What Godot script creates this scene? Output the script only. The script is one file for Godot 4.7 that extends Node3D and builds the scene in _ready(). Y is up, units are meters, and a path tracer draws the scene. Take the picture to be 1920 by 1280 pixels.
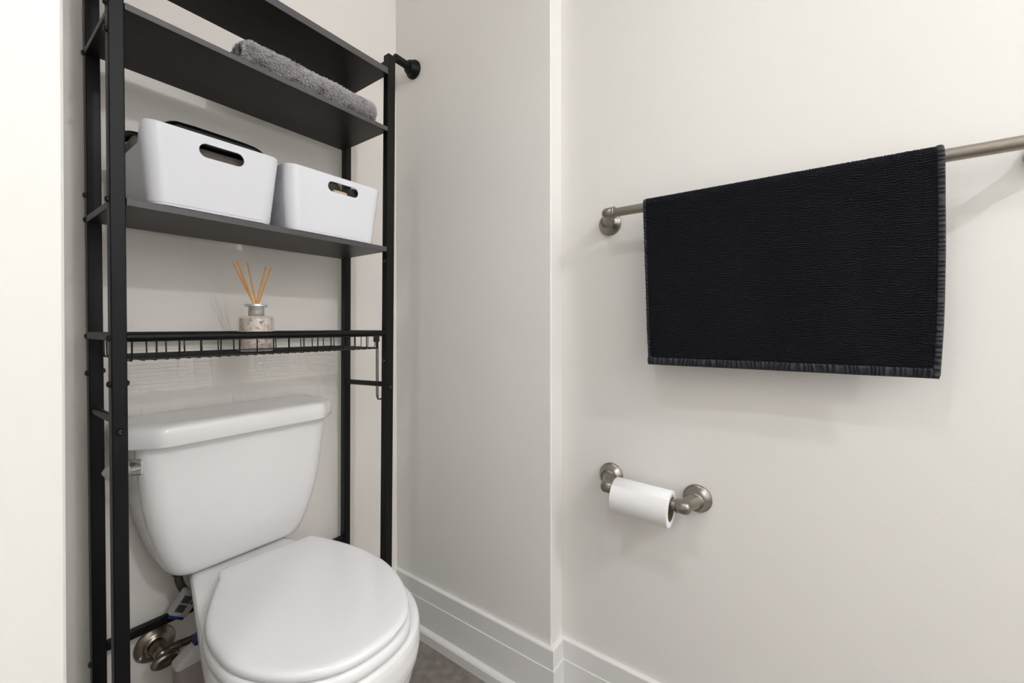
extends Node3D
# A small bathroom alcove: toilet under an over-toilet rack, a towel bar and a paper holder on the right wall.

const CAM_H := 0.95
const X1 := 0.8819      # right wall of the alcove
const X2 := 0.9317      # wall with the towel bar, set back a little
const ZB := -1.10       # back wall
const ZC := -0.5148     # mouth of the alcove
const XW := 0.0643      # edge of the wing wall left of the alcove
const XL := -0.60  # left wall, out of view, set close to bounce light across
const ZF := 2.0
const CEIL := 2.50

var mats := {}
var rng := RandomNumberGenerator.new()


# ---------------------------------------------------------------- shapes
class Shape:
	var v := PackedVector3Array()
	var g := PackedInt32Array()
	var group := 1

	func add(tris: PackedVector3Array, groups: PackedInt32Array, orient := true) -> void:
		var flip := false
		if orient:
			var c := Vector3.ZERO
			for p in tris:
				c += p
			c /= maxf(1.0, tris.size())
			var vol := 0.0
			for i in range(0, tris.size(), 3):
				vol += (tris[i] - c).dot((tris[i + 1] - c).cross(tris[i + 2] - c))
			flip = vol > 0.0
		for i in range(0, tris.size(), 3):
			v.append(tris[i])
			if flip:
				v.append(tris[i + 2]); v.append(tris[i + 1])
			else:
				v.append(tris[i + 1]); v.append(tris[i + 2])
			for k in 3:
				g.append(groups[i / 3])

	# rings of equal length, each a closed outline; hard = ring to ring and around it flat
	func loft(rings: Array, hard := false, cap0 := true, cap1 := true, closed := false) -> void:
		group += 1
		var t := PackedVector3Array()
		var gr := PackedInt32Array()
		var sg := -1 if hard else group
		var n: int = rings[0].size()
		var last := rings.size() if closed else rings.size() - 1
		for i in last:
			var a: PackedVector3Array = rings[i]
			var b: PackedVector3Array = rings[(i + 1) % rings.size()]
			for k in n:
				var k2 := (k + 1) % n
				t.append_array([a[k], b[k], b[k2], a[k], b[k2], a[k2]])
				gr.append(sg); gr.append(sg)
		if not closed:
			for e in 2:
				if (e == 0 and not cap0) or (e == 1 and not cap1):
					continue
				var r: PackedVector3Array = rings[0] if e == 0 else rings[-1]
				var c := Vector3.ZERO
				for p in r:
					c += p
				c /= n
				for k in n:
					var k2 := (k + 1) % n
					if e == 0:
						t.append_array([c, r[k], r[k2]])
					else:
						t.append_array([c, r[k2], r[k]])
					gr.append(-1)
		add(t, gr)

	# a box with chamfered edges
	func box(c: Vector3, s: Vector3, bev := 0.001, basis := Basis.IDENTITY) -> void:
		var h := s / 2.0
		bev = minf(bev, minf(h.x, minf(h.y, h.z)) * 0.9)
		var rings := []
		for q in [[-h.y, bev], [-h.y + bev, 0.0], [h.y - bev, 0.0], [h.y, bev]]:
			var x: float = h.x - q[1]
			var z: float = h.z - q[1]
			var b := bev
			var ring := PackedVector3Array()
			for p in [[x, -z + b], [x, z - b], [x - b, z], [-x + b, z], [-x, z - b], [-x, -z + b], [-x + b, -z], [x - b, -z]]:
				ring.append(c + basis * Vector3(p[0], q[0], p[1]))
			rings.append(ring)
		loft(rings, true)

	# round bar along a path
	func tube(path: Array, r: float, n := 10, closed := false, r1 := -1.0) -> void:
		var rings := []
		var up := Vector3.UP
		var m := path.size()
		for i in m:
			var a: Vector3 = path[(i - 1 + m) % m] if closed else path[maxi(i - 1, 0)]
			var b: Vector3 = path[(i + 1) % m] if closed else path[mini(i + 1, m - 1)]
			var d := (b - a).normalized()
			if i == 0 and absf(d.dot(up)) > 0.9:
				up = Vector3.RIGHT
			var u := (up - d * up.dot(d)).normalized()
			up = u
			var w := d.cross(u)
			var rr := r if r1 < 0.0 else lerpf(r, r1, float(i) / (m - 1))
			var ring := PackedVector3Array()
			for k in n:
				var t := TAU * k / n
				ring.append(path[i] + (u * cos(t) + w * sin(t)) * rr)
			rings.append(ring)
		loft(rings, false, true, true, closed)

	# profile of (radius, height) turned round an axis
	func lathe(o: Vector3, axis: Vector3, prof: Array, n := 32) -> void:
		axis = axis.normalized()
		var u := axis.cross(Vector3.UP if absf(axis.y) < 0.9 else Vector3.RIGHT).normalized()
		var w := axis.cross(u)
		var rings := []
		for p in prof:
			var ring := PackedVector3Array()
			for k in n:
				var t := TAU * k / n
				ring.append(o + axis * p[1] + (u * cos(t) + w * sin(t)) * maxf(p[0], 0.00002))
			rings.append(ring)
		loft(rings, false, true, true)

	func ball(c: Vector3, r: Vector3, n := 12) -> void:
		var rings := []
		for i in n + 1:
			var a := PI * i / n
			var ring := PackedVector3Array()
			for k in n * 2:
				var t := TAU * k / (n * 2)
				ring.append(c + Vector3(cos(t) * maxf(sin(a), 0.001) * r.x, -cos(a) * r.y, sin(t) * maxf(sin(a), 0.001) * r.z))
			rings.append(ring)
		loft(rings, false, false, false)

	func mesh() -> ArrayMesh:
		var st := SurfaceTool.new()
		st.begin(Mesh.PRIMITIVE_TRIANGLES)
		for i in v.size():
			st.set_smooth_group(g[i])
			st.add_vertex(v[i])
		st.generate_normals()
		st.index()
		return st.commit()


func fillet(pts: Array, radii: Array, n := 6) -> PackedVector2Array:
	var out := PackedVector2Array()
	var m := pts.size()
	for i in m:
		var p: Vector2 = pts[i]
		var a: Vector2 = pts[(i - 1 + m) % m]
		var b: Vector2 = pts[(i + 1) % m]
		var r: float = radii[i]
		var ta := p + (a - p).normalized() * r
		var tb := p + (b - p).normalized() * r
		for k in n + 1:
			var t := float(k) / n
			out.append(ta * (1 - t) * (1 - t) + p * 2 * t * (1 - t) + tb * t * t)
	return out


func at_y(p: PackedVector2Array, y: float) -> PackedVector3Array:
	var r := PackedVector3Array()
	for q in p:
		r.append(Vector3(q.x, y, q.y))
	return r


func bez(a: Vector3, b: Vector3, c: Vector3, d: Vector3, n := 12) -> Array:
	var r := []
	for i in n + 1:
		r.append(a.bezier_interpolate(b, c, d, float(i) / n))
	return r


# ---------------------------------------------------------------- objects
func obj(called: String, s, m: Material, parent: Node = null) -> MeshInstance3D:
	var o := MeshInstance3D.new()
	o.name = called
	o.mesh = s.mesh() if s is Shape else s
	o.material_override = m
	var to: Node = parent if parent else self
	to.add_child(o, true)
	if to is MeshInstance3D or to is Node3D and to != self:
		var off := Vector3.ZERO
		var q: Node = to
		while q != self:
			off += q.position
			q = q.get_parent()
		o.position = -off
	return o


func numbered(called: String) -> String:
	if not has_node(called):
		return called
	var i := 1
	while has_node("%s_%03d" % [called, i]):
		i += 1
	return "%s_%03d" % [called, i]


# a node at the thing's base; its parts are made in room coordinates and shifted by obj()
func thing(called: String, label: String, category: String, at := Vector3.ZERO, group := "") -> Node3D:
	var o := Node3D.new()
	o.name = numbered(called)
	add_child(o, true)
	o.position = at
	tag(o, label, category, group)
	return o


func tag(o: Node, label: String, category: String, group := "") -> void:
	o.set_meta("label", label)
	o.set_meta("category", category)
	if group != "":
		o.set_meta("group", group)


func struct(called: String, s, m: Material, label: String, category: String) -> MeshInstance3D:
	var o := obj(called, s, m)
	o.set_meta("kind", "structure")
	tag(o, label, category)
	return o


# ---------------------------------------------------------------- materials
func mat(name_: String, c: Color, rough := 0.6, metal := 0.0) -> StandardMaterial3D:
	var m := StandardMaterial3D.new()
	m.albedo_color = c
	m.roughness = rough
	m.metallic = metal
	mats[name_] = m
	return m


func noise_image(size: int, freq: float, seed_: int, oct := 3, type := FastNoiseLite.TYPE_SIMPLEX) -> Image:
	var f := FastNoiseLite.new()
	f.seed = seed_
	f.noise_type = type
	f.frequency = freq
	f.fractal_octaves = oct
	return f.get_seamless_image(size, size)


func bump(m: StandardMaterial3D, im: Image, strength: float, per_metre: Vector3, depth := 1.0) -> void:
	var n: Image = im.duplicate()
	n.bump_map_to_normal_map(strength)
	m.normal_enabled = true
	m.normal_texture = ImageTexture.create_from_image(n)
	m.normal_scale = depth
	m.uv1_triplanar = true
	m.uv1_world_triplanar = true
	m.uv1_scale = per_metre


func tinted(m: StandardMaterial3D, im: Image, a: Color, b: Color, per_metre: Vector3) -> void:
	var n := Image.create(im.get_width(), im.get_height(), false, Image.FORMAT_RGB8)
	for y in im.get_height():
		for x in im.get_width():
			n.set_pixel(x, y, a.lerp(b, im.get_pixel(x, y).r))
	m.albedo_color = Color.WHITE
	m.albedo_texture = ImageTexture.create_from_image(n)
	m.uv1_triplanar = true
	m.uv1_world_triplanar = true
	m.uv1_scale = per_metre


func make_materials() -> void:
	var peel := noise_image(512, 0.03, 7, 3)
	var wall := mat("wall", Color(0.938, 0.925, 0.905), 0.42)
	bump(wall, peel, 1.3, Vector3.ONE * 4.5, 0.16)
	wall.metallic_specular = 0.4
	var cream: StandardMaterial3D = wall.duplicate()
	cream.albedo_color = Color(0.942, 0.918, 0.888)
	mats["wall_cream"] = cream
	mat("ceiling", Color(0.95, 0.95, 0.945), 0.9)
	var trim := mat("trim", Color(0.93, 0.922, 0.912), 0.28)
	trim.metallic_specular = 0.45
	var tile := mat("tile", Color.WHITE, 0.45)
	tinted(tile, noise_image(256, 0.02, 12, 5), Color(0.46, 0.43, 0.405), Color(0.58, 0.545, 0.52), Vector3.ONE * 4.0)
	mat("grout", Color(0.56, 0.54, 0.52), 0.9)
	var wood := mat("wood", Color.WHITE, 0.36)
	var grain := noise_image(512, 0.02, 5, 4)
	tinted(wood, grain, Color(0.095, 0.080, 0.068), Color(0.17, 0.147, 0.128), Vector3(1.2, 26, 26))
	wood.metallic_specular = 0.32
	bump(wood, grain, 1.0, Vector3(1.2, 26, 26), 0.25)
	var edge := mat("edge", Color.WHITE, 0.4)
	tinted(edge, noise_image(256, 0.03, 9, 3), Color(0.25, 0.235, 0.24), Color(0.38, 0.36, 0.365), Vector3(0.7, 160, 160))
	var metal := mat("black_metal", Color(0.062, 0.059, 0.063), 0.44, 0.0)
	metal.metallic_specular = 0.33
	bump(metal, noise_image(256, 0.08, 21, 2), 0.8, Vector3.ONE * 18.0, 0.25)
	mat("wire", Color(0.03, 0.03, 0.032), 0.4)
	mat("bolt", Color(0.025, 0.025, 0.03), 0.35)
	mat("rubber", Color(0.02, 0.02, 0.02), 0.8)
	var nickel := mat("nickel", Color(0.585, 0.56, 0.525), 0.34, 1.0)
	bump(nickel, noise_image(256, 0.05, 31, 2), 0.6, Vector3(300, 300, 12), 0.2)
	mat("old_nickel", Color(0.60, 0.56, 0.51), 0.3, 1.0)
	mat("chrome", Color(0.82, 0.82, 0.82), 0.14, 1.0)
	mat("hose", Color(0.36, 0.33, 0.29), 0.45, 0.7)
	var china := mat("china", Color(0.945, 0.937, 0.934), 0.12)
	china.metallic_specular = 0.5
	mat("seat", Color(0.955, 0.95, 0.955), 0.16)
	var bin := mat("bin", Color(0.905, 0.905, 0.925), 0.3)
	bin.metallic_specular = 0.45
	mat("paddle", Color(0.72, 0.71, 0.70), 0.3)
	mat("paper", Color(0.95, 0.945, 0.945), 0.95)
	bump(mats.paper, noise_image(256, 0.05, 41, 2), 2.0, Vector3.ONE * 22.0, 0.4)
	mat("core", Color(0.46, 0.37, 0.28), 0.9)
	mat("terry", Color(0.105, 0.105, 0.125), 0.95)
	mats.terry.metallic_specular = 0.25
	mats.terry.rim_enabled = true
	mats.terry.rim = 0.15
	mat("satin", Color(0.135, 0.135, 0.175), 0.6)
	mat("fluff", Color(0.62, 0.58, 0.59), 1.0)
	mats.fluff.rim_enabled = true
	mats.fluff.rim = 0.3
	var pile := mat("pile", Color.WHITE, 1.0)
	pile.vertex_color_use_as_albedo = true
	mat("brown_cloth", Color(0.43, 0.39, 0.37), 1.0)
	bump(mats.brown_cloth, noise_image(256, 0.08, 51, 2), 6.0, Vector3.ONE * 30.0, 1.0)
	mat("gloss_black", Color(0.03, 0.03, 0.03), 0.22)
	mat("dark_grey", Color(0.17, 0.165, 0.16), 0.6)
	mat("peach", Color(0.86, 0.72, 0.62), 0.7)
	mat("reed", Color(0.83, 0.56, 0.26), 0.7)
	mat("stopper", Color(0.93, 0.93, 0.92), 0.6)
	var glass := mat("glass", Color(0.92, 0.93, 0.92, 0.10), 0.02)
	glass.transparency = BaseMaterial3D.TRANSPARENCY_ALPHA
	mat("silver", Color(0.93, 0.93, 0.93), 0.3, 0.9)
	mat("white_plastic", Color(0.86, 0.85, 0.84), 0.4)
	mat("grey_plastic", Color(0.66, 0.62, 0.60), 0.5)
	mat("blue_plastic", Color(0.05, 0.16, 0.48), 0.35)
	mat("tag_grey", Color(0.62, 0.615, 0.59), 0.5)
	mat("tag_dark", Color(0.2, 0.22, 0.22), 0.5)
	# printed sleeve of the diffuser bottle: cream with grey and brown flecks
	var im := Image.create(512, 256, false, Image.FORMAT_RGB8)
	im.fill(Color(0.86, 0.80, 0.74))
	var r := RandomNumberGenerator.new()
	r.seed = 77
	for i in 620:
		var c: Color = [Color(0.42, 0.36, 0.33), Color(0.95, 0.91, 0.87), Color(0.66, 0.57, 0.5), Color(0.25, 0.22, 0.22), Color(0.93, 0.9, 0.88), Color(0.72, 0.5, 0.25)][r.randi() % 6]
		var x := r.randi() % 512
		var y := r.randi() % 256
		var ring := r.randf() < 0.4
		var rad := r.randi_range(2, 8)
		for dy in range(-rad, rad + 1):
			for dx in range(-rad, rad + 1):
				var d := sqrt(float(dx * dx) + dy * dy * (1.0 + 1.5 * r.randf() * 0.2))
				if d <= rad and (not ring or d > rad - 2.0) and y + dy >= 0 and y + dy < 256:
					im.set_pixel(posmod(x + dx, 512), y + dy, c)
	var print_ := mat("print", Color.WHITE, 0.5)
	print_.albedo_texture = ImageTexture.create_from_image(im)
	print_.uv1_triplanar = true
	print_.uv1_scale = Vector3(5, 10, 5)


# ---------------------------------------------------------------- light
func unseen_downlight(at: Vector3, energy: float, label: String) -> void:
	var t := thing("unseen_downlight", label, "ceiling light", at, "")
	var s := Shape.new()
	s.lathe(at, Vector3.DOWN, [[0.052, -0.002], [0.078, -0.002], [0.08, 0.002], [0.076, 0.006], [0.056, 0.009], [0.052, 0.006]], 36)
	obj("trim_ring", s, mats.ceiling, t)
	var d := Shape.new()
	d.lathe(at, Vector3.DOWN, [[0.001, 0.001], [0.051, 0.001], [0.051, 0.004], [0.001, 0.005]], 36)
	var m := StandardMaterial3D.new()
	m.albedo_color = Color(0.9, 0.9, 0.88)
	m.emission_enabled = true
	m.emission = Color(1.0, 0.96, 0.9)
	m.emission_energy_multiplier = 6.0 * energy
	obj("diffuser", d, m, t)
	var l := SpotLight3D.new()
	l.name = "lamp"
	l.light_color = Color(0.975, 0.985, 1.0)
	l.light_energy = energy
	l.light_size = 0.035
	l.spot_range = 9.0
	l.spot_attenuation = 2.0
	l.spot_angle = 63.0
	l.spot_angle_attenuation = 0.85
	l.shadow_enabled = true
	t.add_child(l)
	l.position = Vector3(0, -0.03, 0)
	l.rotation_degrees = Vector3(-90, 0, 0)


# an unseen glowing globe on a cord, its lamp inside, lighting the alcove
func pendant(at: Vector3, energy: float, label: String) -> void:
	var t := thing("unseen_pendant_lamp", label, "lamp", Vector3(at.x, CEIL, at.z))
	var s := Shape.new()
	s.tube([Vector3(at.x, CEIL - 0.02, at.z), at + Vector3(0, 0.075, 0)], 0.003, 8)
	obj("cord", s, mats.black_metal, t)
	s = Shape.new()
	s.lathe(Vector3(at.x, CEIL, at.z), Vector3.DOWN, [[0.001, 0.0], [0.05, 0.0], [0.05, 0.018], [0.012, 0.025], [0.001, 0.025]], 28)
	obj("canopy", s, mats.black_metal, t)
	s = Shape.new()
	s.lathe(at + Vector3(0, 0.04, 0), Vector3.UP, [[0.001, 0.0], [0.02, 0.0], [0.02, 0.03], [0.006, 0.038], [0.001, 0.038]], 20)
	obj("socket", s, mats.black_metal, t)
	s = Shape.new()
	s.ball(at, Vector3.ONE * 0.045, 14)
	var m := StandardMaterial3D.new()
	m.albedo_color = Color(0.9, 0.9, 0.88)
	m.emission_enabled = true
	m.emission = Color(1.0, 0.97, 0.93)
	m.emission_energy_multiplier = 4.0 * energy
	obj("globe_bulb", s, m, t)
	var l := OmniLight3D.new()
	l.name = "lamp"
	l.light_color = Color(0.975, 0.985, 1.0)
	l.light_energy = energy
	l.light_size = 0.03
	l.omni_range = 9.0
	l.omni_attenuation = 2.0
	l.shadow_enabled = true
	t.add_child(l)
	l.position = at - t.position


# an unseen flat glowing panel that shines along its own -z: frame, pane and a light of the same size
func panel_light(called: String, at: Vector3, size: Vector2, turn: float, energy: float, tint: Color, label: String, category: String) -> void:
	var t := thing(called, label, category, at)
	if category == "window":
		t.set_meta("kind", "structure")
	var b := Basis(Vector3.UP, turn)
	var f := Shape.new()
	for k in 4:
		var v := k < 2
		var sg := 1.0 if k % 2 == 0 else -1.0
		f.box(at + b * (Vector3(sg * (size.x / 2 + 0.02), 0, 0) if v else Vector3(0, sg * (size.y / 2 + 0.02), 0)), Vector3(0.04, size.y + 0.08, 0.04) if v else Vector3(size.x, 0.04, 0.04), 0.003, b)
	obj("frame", f, mats.trim, t)
	var p := Shape.new()
	p.box(at + b * Vector3(0, 0, 0.004), Vector3(size.x, size.y, 0.008), 0.001, b)
	var m := StandardMaterial3D.new()
	m.albedo_color = Color(0.9, 0.9, 0.9)
	m.emission_enabled = true
	m.emission = tint
	m.emission_energy_multiplier = 1.5 * energy
	obj("pane", p, m, t)
	var l := AreaLight3D.new()
	l.name = "glow"
	l.area_size = size
	l.light_color = tint
	l.light_energy = energy
	l.shadow_enabled = true
	t.add_child(l)
	l.transform = Transform3D(b, b * Vector3(0, 0, -0.012))


func _ready() -> void:
	rng.seed = 4242
	# camera: level lens with a little shift, 36 degrees off the back wall's normal
	var cam := Camera3D.new()
	cam.name = "camera"
	var yaw := deg_to_rad(54.3158)
	var pitch := deg_to_rad(-0.2213)
	var roll := deg_to_rad(-0.0726)
	var fwd := Vector3(cos(pitch) * sin(yaw), sin(pitch), -cos(pitch) * cos(yaw))
	var rt0 := Vector3(cos(yaw), 0, sin(yaw))
	var up0 := rt0.cross(fwd)
	var rt := rt0 * cos(roll) + up0 * sin(roll)
	var up := up0 * cos(roll) - rt0 * sin(roll)
	cam.transform = Transform3D(Basis(rt, up, -fwd), Vector3(0, CAM_H, 0))
	cam.set_frustum(0.05 * 1280.0 / 776.4, Vector2(0, -0.05 * (640.0 - 616.055) / 776.4), 0.05, 20.0)
	add_child(cam)
	cam.current = true

	var env := Environment.new()
	env.background_mode = Environment.BG_COLOR
	env.background_color = Color(0.5, 0.5, 0.5)
	env.tonemap_mode = Environment.TONE_MAPPER_LINEAR
	env.tonemap_exposure = 0.79
	env.sdfgi_enabled = true
	env.ssao_enabled = true
	env.ssil_enabled = true
	var we := WorldEnvironment.new()
	we.name = "environment"
	we.environment = env
	add_child(we)

	make_materials()

	unseen_downlight(Vector3(-0.28, CEIL, -0.22), 0.62, "unseen round ceiling light, out of view, placed to light the towel wall")  # out of view; lights the towel wall and throws the towel shadow
	pendant(Vector3(0.22, 2.18, 1.38), 1.05, "unseen small white globe lamp, out of view behind the viewer, placed to light the shelves and alcove")  # unseen lamp behind the camera, placed to light shelves and alcove back
	unseen_downlight(Vector3(-0.25, CEIL, 1.25), 0.32, "unseen round ceiling light near the left wall, out of view, placed to light the wing wall and alcove")  # unseen too, its place chosen to brighten wing wall and alcove
	panel_light("window_1", Vector3(0.25, 1.25, ZF - 0.02), Vector2(1.0, 1.2), PI, 1.35, Color(0.955, 0.98, 1.0), "unseen frosted light panel, out of view behind the viewer, placed to softly light the wing wall and alcove", "window")  # not in view: glowing panel giving soft light from behind the camera

	build_room()
	build_rack()
	build_toilet()
	build_plumbing()
	build_bins()
	build_diffuser()
	build_grey_towel()
	build_wall_hardware()
	build_black_towel()


# ---------------------------------------------------------------- room
func block(called: String, a: Vector3, b: Vector3, m: Material, label: String, category: String, bev := 0.0015) -> MeshInstance3D:
	var s := Shape.new()
	s.box((a + b) / 2, (b - a).abs(), bev)
	return struct(called, s, m, label, category)


# skirting: profile of (out from wall, height) run along a line of wall corners
func skirting(path: Array, outs: Array, prof: Array) -> Shape:
	var s := Shape.new()
	var rings := []
	for i in path.size():
		var ring := PackedVector3Array()
		for p in prof:
			ring.append(path[i] + outs[i] * p.x + Vector3.UP * p.y)
		rings.append(ring)
	s.loft(rings, true)
	return s


func build_room() -> void:
	var w: Material = mats.wall
	block("wall_back", Vector3(XL - 0.15, -0.1, ZB - 0.15), Vector3(1.15, CEIL + 0.05, ZB), mats.wall_cream, "cream painted back wall of the alcove behind the toilet and rack", "wall")
	block("wall_alcove", Vector3(X1, -0.1, ZB - 0.02), Vector3(1.15, CEIL + 0.05, ZC), w, "short painted side wall right of the toilet ending in a narrow return", "wall", 0.003)
	block("wall_right", Vector3(X2, -0.1, ZC - 0.02), Vector3(1.15, CEIL + 0.05, ZF), w, "large white wall with the towel bar and the paper holder", "wall")
	block("wall_wing", Vector3(XL - 0.15, -0.1, ZB - 0.02), Vector3(XW, CEIL + 0.05, ZC), w, "white wing wall at the left edge beside the black rack", "wall", 0.002)
	block("wall_left", Vector3(XL - 0.15, -0.1, ZC - 0.02), Vector3(XL, CEIL + 0.05, ZF), w, "unseen white left wall of the room, set close to bounce light", "wall")
	block("wall_front", Vector3(XL - 0.15, -0.1, ZF), Vector3(1.15, CEIL + 0.05, ZF + 0.15), w, "white wall behind the viewer", "wall")
	block("ceiling", Vector3(XL - 0.15, CEIL, ZB - 0.15), Vector3(1.15, CEIL + 0.15, ZF + 0.15), mats.ceiling, "flat white ceiling", "ceiling")
	var fl := block("floor", Vector3(XL - 0.15, -0.12, ZB - 0.15), Vector3(1.15, -0.002, ZF + 0.15), mats.grout, "floor of grey brown stone look tiles with pale joints", "floor")
	# tiles 0.6 x 0.3, a joint crosses near the alcove's mouth
	var tile := Shape.new()
	tile.box(Vector3(0, -0.003, 0), Vector3(0.597, 0.006, 0.297), 0.0015)
	var tm := tile.mesh()
	for iz in 11:
		for ix in 5:
			var cx := XL + 0.06 + ix * 0.6 - (0.3 if iz % 2 else 0.0)
			var cz := -0.7189 + 0.15 + (iz - 2) * 0.3
			if cz > ZF or cz < ZB - 0.1 or cx > 1.2:
				continue
			var t := obj("tile", tm, mats.tile, fl)
			t.position = Vector3(cx, 0, cz)
	# baseboards: thick lower board, thinner upper one, bevelled top
	var prof := [Vector2(0, 0), Vector2(0.0135, 0), Vector2(0.0135, 0.1140), Vector2(0.0130, 0.1150), Vector2(0.0112, 0.1152), Vector2(0.0112, 0.1605), Vector2(0.0102, 0.1630), Vector2(0.0060, 0.1640), Vector2(0, 0.1642)]
	var shoe := [Vector2(0, 0), Vector2(0.027, 0), Vector2(0.0268, 0.026), Vector2(0.0235, 0.0305), Vector2(0.015, 0.0345), Vector2(0, 0.035)]
	var p1 := Vector3(X1, 0, ZB)
	var p2 := Vector3(X1, 0, ZC)
	var p3 := Vector3(X2, 0, ZC)
	var p4 := Vector3(X2, 0, ZF)
	var o := Vector3(-1, 0, 0)
	var d := Vector3(-1, 0, 1)
	var e := Vector3(-1, 0, 1)
	var pb := Vector3(XW, 0, ZB)
	for k in 2:
		var pr: Array = prof if k == 0 else shoe
		var stem: Array = ["baseboard_alcove", "baseboard_return", "baseboard_right", "baseboard_back", "baseboard_wing"] if k == 0 else ["trim_1", "trim_2", "trim_3", "trim_4", "trim_5"]
		var what: String = "white painted baseboard with a stepped top" if k == 0 else "white shoe moulding along the floor"
		var cat: String = "baseboard" if k == 0 else "moulding"
		struct(stem[0], skirting([p1, p2], [Vector3(-1, 0, 1), d], pr), mats.trim, what + " at the wall right of the toilet", cat)
		struct(stem[1], skirting([p2, p3], [d, e], pr), mats.trim, what + " at the narrow return beside the towel wall", cat)
		struct(stem[2], skirting([p3, p4], [e, o], pr), mats.trim, what + " below the paper holder", cat)
		struct(stem[3], skirting([pb, p1], [Vector3(1, 0, 1), Vector3(-1, 0, 1)], pr), mats.trim, what + " behind the toilet", cat)
		struct(stem[4], skirting([Vector3(XL, 0, ZC), Vector3(XW, 0, ZC), pb], [Vector3(0, 0, 1), Vector3(1, 0, 1), Vector3(1, 0, 1)], pr), mats.trim, what + " round the wing wall", cat)


# ---------------------------------------------------------------- rack
const RF := -0.86       # front face of the front posts
const RB := -1.058      # front face of the back posts


# the posts lean a little: edges as a function of height
func post_x(which: int, y: float) -> Vector2:
	match which:
		0:
			var a := 0.1533 - 0.0038 * (y - 1.44)
			return Vector2(a, a + 0.0185)
		1:
			var b := 0.6893 + 0.01147 * (y - 1.6365)
			return Vector2(b - 0.0225, b)
		2:
			var c := 0.1585 - 0.00456 * (y - 1.538)
			return Vector2(c, c + 0.0195)
		_:
			var d := 0.6915 + 0.00613 * (y - 1.425)
			return Vector2(d - 0.0185, d)


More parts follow.
